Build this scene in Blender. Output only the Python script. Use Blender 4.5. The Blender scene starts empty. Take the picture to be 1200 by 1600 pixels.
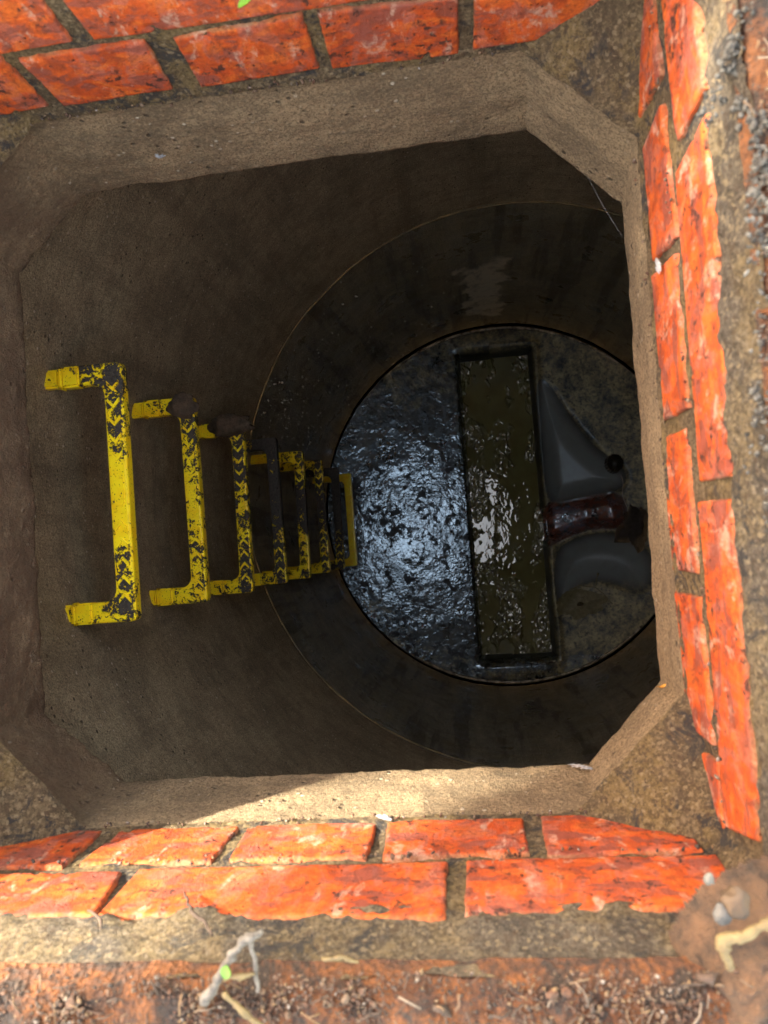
import bpy, bmesh, math, random
from mathutils import Vector, Matrix, Euler, noise
random.seed(7)
C = bpy.context.scene
COL = C.collection

# ------------------------------------------------------------------ camera
CAM_Z = 0.40                       # the lens is held 40 cm over the rim of the chamber; ground is z = 0
CAM_R = Euler((0.0309, 0.1218, -0.0745), 'XYZ')
cam_d = bpy.data.cameras.new('camera')
cam = bpy.data.objects.new('camera', cam_d)
COL.objects.link(cam)
cam.location = (0, 0, CAM_Z)
cam.rotation_euler = CAM_R
cam_d.sensor_width = 36
cam_d.lens = 36 * 1201 / 1600
cam_d.clip_start = 0.02
cam_d.clip_end = 500
cam_d.dof.use_dof = True
cam_d.dof.focus_distance = 1.15
cam_d.dof.aperture_fstop = 10.5
C.camera = cam

# ------------------------------------------------------------------ sky and sun
SUN = Vector((0.95, -0.63, -1.0)).normalized()       # the way the light travels
sun_el = math.asin(-SUN.z)
w = bpy.data.worlds.new('World')
C.world = w
w.use_nodes = True
wn = w.node_tree
bg = wn.nodes['Background']
sky = wn.nodes.new('ShaderNodeTexSky')
sky.sky_type = 'NISHITA'
sky.sun_disc = False
sky.sun_elevation = sun_el
sky.sun_rotation = math.atan2(-SUN.x, -SUN.y)
sky.air_density = 1.0
sky.dust_density = 0.6
sky.ozone_density = 1.0
tint = wn.nodes.new('ShaderNodeVectorMath')          # the camera's white balance for open shade
tint.operation = 'MULTIPLY'
tint.inputs[1].default_value = (1.50, 1.0, 0.60)
wn.links.new(sky.outputs[0], tint.inputs[0])
wn.links.new(tint.outputs[0], bg.inputs[0])
bg.inputs[1].default_value = 0.15
sl = bpy.data.lights.new('sun', 'SUN')
sl.energy = 2.3
sl.angle = math.radians(0.55)
sl.color = (1.0, 0.90, 0.72)
so = bpy.data.objects.new('sun', sl)
so.rotation_euler = SUN.to_track_quat('-Z', 'Y').to_euler()
so.location = (-3, 2, 4)
COL.objects.link(so)
C.view_settings.view_transform = 'Standard'
C.view_settings.look = 'None'
C.view_settings.gamma = 1
C.view_settings.exposure = 3.95
C.render.resolution_x = 768
C.render.resolution_y = 1024
C.render.engine = 'CYCLES'
C.cycles.max_bounces = 10
C.cycles.diffuse_bounces = 6
C.cycles.caustics_reflective = False
C.cycles.caustics_refractive = False

# ------------------------------------------------------------------ helpers
def Z(d): return CAM_Z - d
CM = CAM_R.to_matrix()
def at(px, py, axis, val):
    """point of the surface axis = val that a photo pixel shows (used to read sizes off the photo)"""
    v = CM @ Vector(((px - 600) / 1201, -(py - 800) / 1201, -1))
    k = {'x': 0, 'y': 1, 'z': 2}[axis]
    o = CAM_Z if k == 2 else 0
    t = (val - o) / v[k]
    return Vector((v[0] * t, v[1] * t, CAM_Z + v[2] * t))

def fb(p, s, o=4, off=0.0):
    return noise.fractal(Vector((p[0] * s + off, p[1] * s + off * 1.7, p[2] * s - off)), 0.9, 2.1, o)
def sm(a, b, x):
    t = min(1, max(0, (x - a) / (b - a)))
    return t * t * (3 - 2 * t)

def link(name, me, mat, parent=None):
    o = bpy.data.objects.new(name, me)
    COL.objects.link(o)
    if mat: me.materials.append(mat)
    if parent: o.parent = parent
    return o
def obj(name, verts, faces, mat, parent=None, smooth=True, attrs=None):
    me = bpy.data.meshes.new(name)
    me.from_pydata([tuple(v) for v in verts], [], faces)
    if attrs:
        for k, vals in attrs.items():
            a = me.attributes.new(k, 'FLOAT', 'POINT')
            a.data.foreach_set('value', vals)
    me.validate()
    me.update()
    if smooth: me.polygons.foreach_set('use_smooth', [True] * len(me.polygons))
    return link(name, me, mat, parent)
def from_bm(name, bm, mat, parent=None, smooth=False):
    me = bpy.data.meshes.new(name)
    bmesh.ops.recalc_face_normals(bm, faces=bm.faces)
    bm.to_mesh(me); bm.free()
    if smooth: me.polygons.foreach_set('use_smooth', [True] * len(me.polygons))
    return link(name, me, mat, parent)
def empty(name, loc):
    o = bpy.data.objects.new(name, None)
    o.empty_display_size = 0.05
    o.location = loc
    COL.objects.link(o)
    return o
def tag(o, label=None, cat=None, group=None, kind=None):
    if label: o['label'] = label
    if cat: o['category'] = cat
    if group: o['group'] = group
    if kind: o['kind'] = kind
    return o
def grid_faces(nu, nv, base=0, wrap=False):
    f = []
    for j in range(nv - 1):
        for i in range(nu if wrap else nu - 1):
            a = base + j * nu + i; b = base + j * nu + (i + 1) % nu
            f.append((a, b, b + nu, a + nu))
    return f
class Acc:
    """collects vertices and faces (with one value each) into one mesh"""
    def __init__(s): s.v = []; s.f = []; s.a = []
    def add(s, v, f, a=0.0):
        b = len(s.v); s.v += [Vector(q) for q in v]; s.f += [tuple(b + i for i in q) for q in f]
        s.a += a if isinstance(a, list) else [a] * len(v)
    def tube(s, pts, rad, n=6, a=0.0):
        V = []
        pts = [Vector(p) for p in pts]
        for i, p in enumerate(pts):
            t = (pts[min(i + 1, len(pts) - 1)] - pts[max(i - 1, 0)]).normalized()
            u = t.orthogonal().normalized()
            if i: u = (pu - t * pu.dot(t)).normalized()
            pu = u
            w_ = t.cross(u)
            r = rad[i] if isinstance(rad, (list, tuple)) else rad
            for k in range(n):
                an = 2 * math.pi * k / n
                V.append(p + (u * math.cos(an) + w_ * math.sin(an)) * r)
        F = grid_faces(n, len(pts), 0, True)
        F += [tuple(range(n))[::-1], tuple(range((len(pts) - 1) * n, len(pts) * n))]
        s.add(V, F, a)
    def build(s, name, mat, parent=None, smooth=True):
        return obj(name, s.v, s.f, mat, parent, smooth, {'val': s.a})
def ico(sub):
    bm = bmesh.new(); bmesh.ops.create_icosphere(bm, subdivisions=sub, radius=1)
    v = [x.co.copy() for x in bm.verts]; f = [tuple(q.index for q in p.verts) for p in bm.faces]
    bm.free(); return v, f
ICO1, ICO2, ICO3 = ico(1), ico(2), ico(3)

# ------------------------------------------------------------------ materials
class M:
    def __init__(s, name):
        s.m = bpy.data.materials.new(name); s.m.use_nodes = True
        s.t = s.m.node_tree; s.b = s.t.nodes['Principled BSDF']
        s.co = s.t.nodes.new('ShaderNodeTexCoord').outputs['Object']
    def n(s, typ, inp=None, **kw):
        nd = s.t.nodes.new('ShaderNode' + typ)
        for k, v in kw.items(): setattr(nd, k, v)
        for k, v in (inp or {}).items():
            if isinstance(v, bpy.types.NodeSocket): s.t.links.new(v, nd.inputs[k])
            else: nd.inputs[k].default_value = v
        return nd
    def set(s, **kw):
        for k, v in kw.items():
            k = k.replace('_', ' ')
            if isinstance(v, bpy.types.NodeSocket): s.t.links.new(v, s.b.inputs[k])
            else: s.b.inputs[k].default_value = v
    def noise(s, scale, detail=6, rough=0.6, co=None, dist=0.0):
        return s.n('TexNoise', {'Vector': co or s.co, 'Scale': scale, 'Detail': detail, 'Roughness': rough, 'Distortion': dist}).outputs[0]
    def vor(s, scale, co=None, feat='F1', rnd=1.0, out='Distance'):
        return s.n('TexVoronoi', {'Vector': co or s.co, 'Scale': scale, 'Randomness': rnd}, feature=feat).outputs[out]
    def ramp(s, x, a, b, lo=0.0, hi=1.0):
        return s.n('MapRange', {0: x, 1: a, 2: b, 3: lo, 4: hi}, clamp=True).outputs[0]
    def math(s, op, a, b=0.0, c=0.0):
        return s.n('Math', {0: a, 1: b, 2: c}, operation=op).outputs[0]
    def mix(s, f, a, b):
        nd = s.t.nodes.new('ShaderNodeMix'); nd.data_type = 'RGBA'
        for i, v in ((0, f), (6, a), (7, b)):
            if isinstance(v, bpy.types.NodeSocket): s.t.links.new(v, nd.inputs[i])
            else: nd.inputs[i].default_value = v if i == 0 else (*v, 1)
        return nd.outputs[2]
    def cramp(s, x, stops):
        nd = s.t.nodes.new('ShaderNodeValToRGB'); s.t.links.new(x, nd.inputs[0])
        e = nd.color_ramp.elements
        while len(e) < len(stops): e.new(0.5)
        for q, (p, c) in zip(e, stops): q.position = p; q.color = (*c, 1)
        return nd.outputs[0]
    def attr(s, name, typ='GEOMETRY'):
        return s.n('Attribute', attribute_name=name, attribute_type=typ).outputs['Fac']
    def map(s, scale, loc=(0, 0, 0), rot=(0, 0, 0)):
        return s.n('Mapping', {'Vector': s.co, 'Scale': scale, 'Location': loc, 'Rotation': rot}).outputs[0]
    def bump(s, h, strength, dist, prev=None):
        i = {'Height': h, 'Strength': strength, 'Distance': dist}
        if prev: i['Normal'] = prev
        return s.n('Bump', i).outputs[0]

def brick_mat():
    m = M('red_engineering_brick')
    big = m.noise(9, 3); mid = m.noise(28, 5, .65, dist=.6)
    base = m.mix(m.ramp(big, .42, .58), (.58, .098, .016), (.46, .066, .012))
    base = m.mix(m.ramp(m.noise(140, 4), .42, .62, 0, .35), base, (.52, .11, .028))
    st = m.noise(1, 5, .6, co=m.map((55, 55, 22), rot=(0, .6, .4)), dist=.8)
    base = m.mix(m.ramp(st, .51, .58, 0, .62), base, (.36, .135, .10))     # greyish kiln bloom
    base = m.mix(m.ramp(st, .38, .46, .6, 0), base, (.24, .042, .014))
    sk = m.noise(1, 5, .65, co=m.map((30, 30, 60), (4, 1, 7), rot=(.5, .9, .2)), dist=.6)
    base = m.mix(m.ramp(sk, .51, .58, 0, .75), base, (.17, .065, .055))
    base = m.mix(m.ramp(sk, .40, .47, .6, 0), base, (.62, .15, .025))
    at_ = m.attr('edge')
    base = m.mix(m.math('MULTIPLY', at_, m.ramp(mid, .35, .6)), base, (.30, .20, .10))
    base = m.mix(m.ramp(m.noise(380, 4, .8), .40, .66, 0, .55), base, (.20, .040, .015))
    base = m.mix(m.ramp(m.noise(60, 6, .8, dist=1.0), .51, .60, 0, .6), base, (.17, .045, .025))
    spots = m.ramp(m.noise(120, 3, .7), .55, .62)
    spots = m.math('MULTIPLY', spots, m.ramp(m.noise(17, 3), .44, .54))
    base = m.mix(m.math('MULTIPLY', spots, .9), base, (.035, .022, .018))
    pits = m.ramp(m.vor(170), .10, .22, 1, 0)
    pits = m.math('MULTIPLY', pits, m.ramp(m.noise(60, 2), .52, .6))
    base = m.mix(pits, base, (.06, .02, .012))
    sc_ = m.noise(1, 5, .7, co=m.map((50, 50, 26), (8, 3, 2), rot=(.3, .5, .9)), dist=.5)
    base = m.mix(m.math('MULTIPLY', m.ramp(sc_, .56, .63), m.ramp(m.noise(150, 3, .7), .40, .58, .05, .6)), base, (.52, .36, .27))
    h = m.math('ADD', m.math('MULTIPLY', m.noise(330, 5, .8), .9), m.noise(45, 4))
    h = m.math('SUBTRACT', h, m.math('MULTIPLY', pits, .8))
    m.set(Base_Color=base, Roughness=m.ramp(st, .3, .7, .72, .58), Normal=m.bump(h, .8, .0036))
    m.b.inputs['Specular IOR Level'].default_value = .14
    return m.m
def mortar_mat(name='sandy_mortar', c1=(.25, .185, .105), c2=(.135, .10, .06), dark=.9, yellow=.6):
    m = M(name)
    n1 = m.noise(30, 6, .7)
    base = m.mix(m.ramp(n1, .36, .66), c2, c1)
    base = m.mix(m.ramp(m.noise(14, 4, .6), .48, .56, 0, yellow), base, (.34, .24, .095))
    base = m.mix(m.ramp(m.noise(230, 4, .85), .36, .60, .85, 0), base, tuple(x * .4 for x in c2))
    base = m.mix(m.ramp(m.noise(310, 4, .85, co=m.map((1, 1, 1), (3, 5, 7))), .52, .68, 0, .8), base, tuple(min(1, x * 1.6) for x in c1))
    blk = m.ramp(m.noise(42, 6, .8, dist=.8), .50, .58, 0, dark)
    blk = m.math('MULTIPLY', blk, m.ramp(m.noise(9, 3), .42, .52))
    base = m.mix(blk, base, (.045, .045, .048))
    g = m.vor(420, out='Color')
    sp = m.n('SeparateColor', {0: g}).outputs[0]
    base = m.mix(m.ramp(sp, .88, .99, 0, .5), base, (.42, .33, .20))
    base = m.mix(m.ramp(sp, .02, .16, .6, 0), base, (.09, .06, .04))
    h = m.math('ADD', m.math('MULTIPLY', m.noise(330, 5, .85), 1.0), m.math('MULTIPLY', m.noise(60, 6, .75), .8))
    m.set(Base_Color=base, Roughness=.92, Normal=m.bump(h, 1.0, .009))
    m.b.inputs['Specular IOR Level'].default_value = .2
    return m.m
def concrete_mat(name, c1, c2, speck=.5, rough=.85, streak=0.0, wet=0.0, bumpd=.003):
    m = M(name)
    base = m.mix(m.ramp(m.noise(6, 6, .7, dist=.5), .43, .57), c1, c2)
    base = m.mix(m.ramp(m.noise(1, 6, .75, co=m.map((14, 14, 90), (2, 6, 1))), .50, .58, 0, .45), base, tuple(x * .5 for x in c2))
    base = m.mix(m.ramp(m.noise(38, 6, .7), .38, .70, 0, .55), base, tuple(x * 1.35 for x in c1))
    base = m.mix(m.ramp(m.noise(13, 6, .75, dist=.2), .49, .62, 0, .42), base, tuple(x * .36 for x in c2))
    if streak:
        s = m.noise(1, 5, .6, co=m.map((16, 16, 1.6)))
        base = m.mix(m.ramp(s, .53, .60, 0, streak), base, tuple(x * .35 for x in c2))
        base = m.mix(m.ramp(s, .38, .44, streak * .5, 0), base, tuple(x * 1.4 for x in c1))
    base = m.mix(m.ramp(m.noise(380, 3, .85), .44, .60, 0, .8), base, tuple(x * .42 for x in c2))
    base = m.mix(m.ramp(m.noise(300, 3, .85, co=m.map((1, 1, 1), (2, 4, 9))), .56, .68, 0, .5), base, tuple(min(.75, x * 1.6) for x in c1))
    sp = m.n('SeparateColor', {0: m.vor(170, out='Color')}).outputs[0]
    d = m.vor(170)
    grain = m.math('MULTIPLY', m.ramp(sp, .935, .955), m.ramp(d, .22, .38, 1, 0))
    grain = m.math('MULTIPLY', grain, m.ramp(m.noise(6, 3), .40, .60, .2, 1))
    base = m.mix(m.math('MULTIPLY', grain, speck), base, (.75, .66, .52))  # pale sand specks; on the rings they also paint wet glints
    hole = m.math('MULTIPLY', m.ramp(m.vor(75), .10, .20, 1, 0), m.ramp(m.noise(9, 3), .50, .56))
    base = m.mix(m.math('MULTIPLY', hole, .85), base, tuple(x * .18 for x in c2))
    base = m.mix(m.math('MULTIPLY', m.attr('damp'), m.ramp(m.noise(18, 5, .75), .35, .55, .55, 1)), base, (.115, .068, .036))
    sc = m.attr('scale')
    scn = m.math('MULTIPLY', sc, m.ramp(m.noise(26, 5, .7), .25, .5))
    base = m.mix(scn, base, (.88, .80, .62))
    h = m.math('ADD', m.math('MULTIPLY', m.noise(260, 5, .8), 1.0), m.math('MULTIPLY', m.noise(26, 5, .7), .5))
    h = m.math('ADD', h, m.math('MULTIPLY', grain, .5))
    h = m.math('SUBTRACT', h, m.math('MULTIPLY', hole, .7))
    r = m.ramp(m.noise(12, 4), .35, .65, rough, max(.2, rough - .5 * wet)) if wet else rough
    m.set(Base_Color=base, Roughness=r, Normal=m.bump(h, 1.0, bumpd * 2.4))
    return m.m
def step_mat(name, ridge=False):
    m = M(name)
    rnd = m.n('ObjectInfo').outputs['Random']
    off = m.n('CombineXYZ', {0: m.attr('seed', 'OBJECT'), 1: m.attr('seed', 'OBJECT'), 2: 0.0}).outputs[0]
    co = m.n('VectorMath', {0: m.co, 1: off}, operation='ADD').outputs[0]
    y = m.n('SeparateXYZ', {0: m.co}).outputs[1]
    mud = m.attr('mud', 'OBJECT'); mid = m.attr('mudmid', 'OBJECT'); end = m.attr('mudend', 'OBJECT')
    prof = m.ramp(m.math('ABSOLUTE', m.math('ADD', y, -.015)), .02, .09, 1, 0)
    endp = m.ramp(y, .02, .15)
    amt = m.math('ADD', mud, m.math('ADD', m.math('MULTIPLY', mid, prof), m.math('MULTIPLY', end, endp)))
    ax = m.math('ABSOLUTE', m.math('ADD', m.n('SeparateXYZ', {0: m.co}).outputs[0], .01275))
    gz = m.n('SeparateXYZ', {0: m.co}).outputs[2]
    gr_ = m.math('MULTIPLY', m.math('MULTIPLY', m.ramp(ax, .0085, .0108, 1, 0), m.ramp(gz, -.0016, -.0008)), m.ramp(m.math('ABSOLUTE', m.math('ADD', y, .012)), .034, .06))
    amt = m.math('ADD', amt, m.math('MULTIPLY', gr_, m.attr('groove', 'OBJECT')))
    nz = m.math('ADD', m.math('MULTIPLY', m.noise(52, 6, .72, co=co, dist=.7), .72), m.math('MULTIPLY', m.noise(300, 3, .6, co=co), .28))
    mask = m.ramp(m.math('ADD', nz, amt), .60, .625)
    spot = m.ramp(m.noise(430, 2, .5, co=co), .655, .68)
    mask = m.math('MAXIMUM', mask, m.math('MULTIPLY', spot, .9))
    yel = m.mix(m.ramp(m.noise(34, 4, .6, co=co), .42, .7), (1.0, .80, .016), (.95, .62, .010))
    yel = m.mix(m.ramp(m.noise(90, 4, .7, co=co), .58, .72, 0, .6), yel, (.50, .24, .01))
    mudc = m.mix(m.ramp(m.noise(190, 4, co=co), .35, .65), (.018, .015, .012), (.060, .050, .040))
    h = m.math('ADD', m.math('MULTIPLY', mask, m.noise(260, 4, .7, co=co)), m.math('MULTIPLY', mask, .5))
    m.set(Base_Color=m.mix(mask, yel, mudc), Roughness=m.ramp(mask, 0, 1, .28, .6), Normal=m.bump(h, .9, .0022))
    return m.m
def simple(name, c, rough=.7, c2=None, s=60, bump=.5, bd=.001, metal=0, sheen=0):
    m = M(name)
    n = m.noise(s, 5, .65)
    m.set(Base_Color=m.mix(m.ramp(n, .35, .65), c, c2 or tuple(x * .5 for x in c)), Roughness=rough, Metallic=metal,
          Normal=m.bump(m.noise(s * 3, 4, .7), bump, bd))
    return m.m
def rust_mat():
    m = M('rusty_cast_iron')
    n = m.noise(42, 7, .72, dist=.4)
    c = m.cramp(n, [(.30, (.025, .016, .013)), (.42, (.018, .011, .008)), (.50, (.06, .022, .008)), (.58, (.13, .044, .009)), (.66, (.035, .024, .018)), (.76, (.08, .06, .04))])
    h = m.math('ADD', m.noise(60, 7, .75), m.math('MULTIPLY', m.vor(260), .6))
    m.set(Base_Color=c, Roughness=.85, Normal=m.bump(h, 1.0, .005))
    return m.m
def grains_mat():
    m = M('grit')
    v = m.attr('val')
    c = m.cramp(v, [(0, (.012, .009, .008)), (.28, (.035, .022, .015)), (.48, (.08, .032, .014)), (.66, (.10, .07, .045)), (.82, (.16, .10, .045)), (.93, (.16, .14, .12)), (1, (.20, .18, .16))])
    c = m.mix(m.ramp(m.noise(300, 4), .4, .65, 0, .5), c, (.09, .06, .045))
    m.set(Base_Color=c, Roughness=.8, Normal=m.bump(m.noise(500, 3), .5, .0006))
    return m.m
def base_mat():
    m = M('wet_black_plastic')
    mud = m.attr('mud'); red = m.attr('red'); wet = m.attr('wet'); lobe = m.attr('lobe')
    n1 = m.noise(16, 6, .7, dist=.4); n2 = m.noise(55, 6, .72, dist=.3)
    mk = m.math('ADD', m.math('MULTIPLY', n1, .6), m.math('MULTIPLY', n2, .4))
    mask = m.ramp(m.math('ADD', mk, m.math('MULTIPLY', mud, .5)), .62, .80)
    black = m.mix(m.ramp(m.noise(8, 4), .4, .6), (.04, .043, .045), (.11, .115, .115))
    mudc = m.mix(m.ramp(m.noise(24, 5, .7), .35, .65), (.34, .31, .17), (.54, .48, .27))
    mudc = m.mix(m.ramp(m.noise(90, 4), .5, .66, 0, .8), mudc, (.018, .015, .010))
    c = m.mix(mask, black, mudc)
    c = m.mix(m.math('MULTIPLY', lobe, .9), c, (.27, .30, .30))  # grey put into the hollows' colour for the sky sheen on them
    c = m.mix(m.attr('channel_shade'), c, (.012, .012, .009))  # dark recess line of the channel edge, shade painted near-black
    blot = m.ramp(m.math('ADD', m.math('MULTIPLY', m.noise(22, 5, .7, dist=.3), .7), m.math('MULTIPLY', m.noise(70, 3, .7), .3)), .525, .555)
    blot = m.math('MULTIPLY', blot, wet)
    c = m.mix(blot, c, (.030, .022, .017))
    c = m.mix(m.math('MULTIPLY', red, m.ramp(m.noise(34, 5, .75), .42, .56, .15, 1)), c, (.26, .088, .052))
    rough = m.math('ADD', m.math('ADD', m.ramp(mask, 0, 1, .36, .55), m.math('MULTIPLY', wet, -.20)), m.math('MULTIPLY', blot, .35))
    rough = m.math('ADD', rough, m.math('MULTIPLY', lobe, .10))
    rough = m.math('ADD', rough, m.math('MULTIPLY', wet, m.ramp(m.noise(30, 4), .4, .65, 0, .12)))
    cr = m.math('ADD', m.math('MULTIPLY', m.noise(40, 3, .6), .45), m.math('MULTIPLY', m.noise(88, 3, .7, dist=.6), 1.0))
    amt = m.math('ADD', m.math('MULTIPLY', wet, 1.0), .16)
    h = m.math('MULTIPLY', cr, amt)
    h = m.math('ADD', h, m.math('MULTIPLY', blot, .5))
    h = m.math('ADD', h, m.math('MULTIPLY', mask, m.math('MULTIPLY', n2, .6)))
    h = m.math('MULTIPLY', h, m.ramp(lobe, 0, 1, 1, .15))
    cw = m.math('MULTIPLY', m.math('SUBTRACT', 1.0, blot), m.math('MAXIMUM', m.ramp(wet, 0, .7, .12, 1), m.math('MULTIPLY', lobe, .8)))
    cw = m.math('MULTIPLY', cw, m.ramp(m.noise(11, 5, .7, dist=.4), .40, .52, .45, 1))
    gl = m.math('ADD', m.noise(50, 1, .5, dist=.4), m.math('MULTIPLY', m.noise(130, 1, .5), .55))
    gl = m.math('MULTIPLY', gl, m.ramp(lobe, 0, 1, 1, .08))
    gl = m.math('MULTIPLY', gl, m.ramp(m.noise(7, 3, .6), .42, .58, .45, 1.15))
    nrm = m.bump(gl, 1.0, .0015, m.bump(h, .22, .0022))
    shine = m.math('ADD', .085, m.math('MULTIPLY', lobe, .46))
    rr = m.n('Mix', {0: cw, 2: rough, 3: shine}).outputs[0]
    m.set(Base_Color=c, Roughness=rr, Normal=nrm, IOR=2.0)
    m.t.links.new(m.ramp(cw, 0, 1, .2, .95), m.b.inputs['Specular IOR Level'])
    m.b.inputs['Specular Tint'].default_value = (.62, .82, 1.0, 1)
    return m.m
def water_mat():
    m = M('murky_water')
    calm = m.noise(1, 3, .55, co=m.map((13, 8, 1)))
    rip = m.noise(1, 1.0, .4, co=m.map((50, 32, 1)), dist=1.0)
    edge_ = m.n('SeparateXYZ', {0: m.co})
    el = m.math('MAXIMUM', m.ramp(edge_.outputs[0], .03, .07, 1, 0), m.ramp(edge_.outputs[0], .20, .225))
    el = m.math('MAXIMUM', el, m.ramp(edge_.outputs[1], -.10, -.22))
    msk = m.ramp(m.math('ADD', calm, m.math('MULTIPLY', m.math('SUBTRACT', el, .25), .13)), .525, .575, .05, 1)
    h = m.math('MULTIPLY', rip, msk)
    c = m.mix(m.ramp(m.noise(9, 4), .4, .6), (.150, .145, .060), (.19, .185, .080))
    m.set(Base_Color=c, Roughness=.03, IOR=1.8, Normal=m.bump(h, 1.0, .0120))
    return m.m
def leaf_mat(name, c):
    m = M(name)
    v = m.attr('val')
    m.set(Base_Color=m.mix(v, c, tuple(x * .45 for x in c)), Roughness=.5)
    m.b.inputs['Subsurface Weight'].default_value = 0
    return m.m

MB = brick_mat()
MM = mortar_mat()
MBED = mortar_mat('weathered_bedding_mortar', (.215, .18, .135), (.10, .083, .066), .85, .38)
MSLAB = concrete_mat('cast_concrete', (.42, .305, .172), (.27, .195, .110), .7, .9, 0, 0, .0035)
MR1 = concrete_mat('brown_ring_concrete', (.50, .40, .25), (.36, .285, .18), .8, .8, .30, 0, .003)
MR2 = concrete_mat('damp_dark_ring_concrete', (.46, .40, .26), (.32, .28, .175), 1.0, .55, .9, .6, .004)
MST = step_mat('yellow_step_plastic')
MRUST = rust_mat()
MGRIT = grains_mat()
MBASE = base_mat()
MWAT = water_mat()
MMUD = simple('dried_mud', (.13, .088, .055), .85, (.05, .035, .022), 70, 1.0, .004)
MSOIL = simple('soil', (.040, .028, .018), .95, (.012, .009, .007), 70, 1.0, .01)
MSTRAW = simple('straw', (.13, .10, .04), .6, (.07, .05, .02), 200)
MPALE = simple('pale_dead_stem', (.15, .142, .13), .8, (.045, .042, .038), 160, .8, .0015)
MTWIG = simple('peeled_twig', (.13, .10, .045), .7, (.07, .05, .022), 120, .6, .001)
MBARK = simple('bark', (.16, .12, .08), .9, (.08, .06, .045), 60, 1, .004)
MROOT = simple('dark_root', (.07, .045, .03), .8, (.03, .02, .015), 200)
MWEB = simple('cobweb_silk', (.32, .33, .35), .6, (.24, .25, .27), 80, 0)
MBLACK = simple('black_rubber', (.008, .008, .009), .35, (.014, .014, .015), 90, .5, .002)
MRAG = simple('sodden_cloth', (.05, .047, .05), .5, (.018, .017, .018), 70, 1, .006)
MSEAL = simple('grey_lead_scale', (.15, .15, .14), .8, (.025, .022, .02), 130, 1, .004)
MSCUM = simple('pale_scum', (.22, .20, .11), .45, (.13, .12, .06), 60, .6, .003)
MJOINT = simple('joint_sealant', (.23, .19, .10), .8, (.09, .08, .045), 30, .8, .002)
MGREEN = leaf_mat('fresh_green_leaf', (.08, .20, .01))
MTREE = leaf_mat('tree_leaf', (.07, .13, .03))

# ------------------------------------------------------------------ sizes of the pit
X0, X1, Y0, Y1 = -.447, .1455, -.216, .381        # inner faces of the brick collar
D_RIM, D_BT, D_SL, D_SB = .405, .455, .603, .740    # depth below the lens: rim, top of bricks, slab top, slab underside
D_JOINT, D_BASE = 1.81, 3.007
CX, CY, R1, R2 = .111, .1150, .660, .693

# ================================================================== brick collar
collar = empty('brick_collar', (0, 0, Z(D_SL)))
tag(collar, 'red brick collar two courses high around the square shaft opening', 'brick wall')
def kid(o, parent):
    o.parent = parent
    o.matrix_parent_inverse = Matrix.Translation(-Vector(parent.location))
    return o

def brick(acc, quad, inward, seed, ed):
    """one brick: a face grid with worn edges; quad = 4 corners bottom-left, bottom-right, top-right, top-left"""
    q = [Vector(p) for p in quad]
    c0_ = sum(q, Vector()) / 4
    q = [p + Vector([math.copysign(min(abs(e), .0013), e) for e in (p - c0_)]) for p in q]
    L = (q[1] - q[0]).length; H = (q[3] - q[0]).length
    nu = max(6, int(L / .0016)); nv = max(6, int(H / .0016))
    V = []; A = []
    cen = sum(q, Vector()) / 4
    for j in range(nv + 1):
        for i in range(nu + 1):
            u, v = i / nu, j / nv
            p = (q[0] * (1 - u) + q[1] * u) * (1 - v) + (q[3] * (1 - u) + q[2] * u) * v
            de = min(min(u, 1 - u) * L, min(v, 1 - v) * H)
            rag = fb(p, 130, 4, seed) * .0008 + fb(p, 35, 3, seed) * .0004
            if de < .0004:
                p = p + (cen - p).normalized() * (rag + .0006)
            chip = max(0, fb(p, 60, 3, seed + 9) - .42) * .010 * sm(.012, 0, de)
            h = -.0014 * (1 - sm(0, .0020, de)) - chip + fb(p, 22, 3, seed) * .0007 + fb(p, 130, 3, seed) * .00025
            V.append(p + inward * h); A.append(sm(.0018, 0, de) * ed * .6)
    n0 = len(V); F = grid_faces(nu + 1, nv + 1)
    ringi = [i for i in range(nu + 1)] + [j * (nu + 1) + nu for j in range(1, nv + 1)] + [nv * (nu + 1) + i for i in range(nu - 1, -1, -1)] + [j * (nu + 1) for j in range(nv - 1, 0, -1)]
    for i in ringi: V.append(V[i] - inward * .02); A.append(ed * .7)
    k = len(ringi)
    for i in range(k): F.append((ringi[i], n0 + i, n0 + (i + 1) % k, ringi[(i + 1) % k]))
    acc.add(V, F, A)

def wall_side(axis, val, inward, courses, a0, a1, flip, label):
    """mortar sheet as the mesh's own ground, with the bricks of both courses standing 3-5 mm proud of it"""
    acc = Acc()
    for n, (quad) in enumerate(courses):
        brick(acc, quad, inward, 3.1 * n + val * 10 + (5 if axis == 'x' else 0), 1.0)
    return acc.v, acc.f, acc.a

def P(axis, val, t, d): return Vector((t, val, Z(d))) if axis == 'y' else Vector((val, t, Z(d)))
LO = (.600, .536); UP = (.523, .456)
def rect(axis, val, a, b, c): return [P(axis, val, a, c[0]), P(axis, val, b, c[0]), P(axis, val, b, c[1]), P(axis, val, a, c[1])]
def span(axis, val, pts):
    """four (t, depth) corners"""
    return [P(axis, val, t, d) for t, d in pts]
S = [span('y', Y0, [(-.416, .604), (-.322, .601), (-.319, .535), (-.412, .536)]),
     span('y', Y0, [(-.304, .600), (-.207, .600), (-.207, .536), (-.306, .538)]),
     span('y', Y0, [(-.198, .600), (-.096, .600), (-.095, .536), (-.193, .539)]),
     span('y', Y0, [(-.086, .601), (.016, .600), (.017, .537), (-.082, .536)]),
     span('y', Y0, [(.031, .602), (.128, .600), (.130, .536), (.030, .532)]),
     span('y', Y0, [(-.44, .522), (-.267, .520), (-.255, .461), (-.44, .458)]),
     span('y', Y0, [(-.254, .523), (-.038, .524), (-.037, .451), (-.251, .459)]),
     span('y', Y0, [(-.024, .525), (.136, .525), (.134, .458), (-.024, .453)])]
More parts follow.
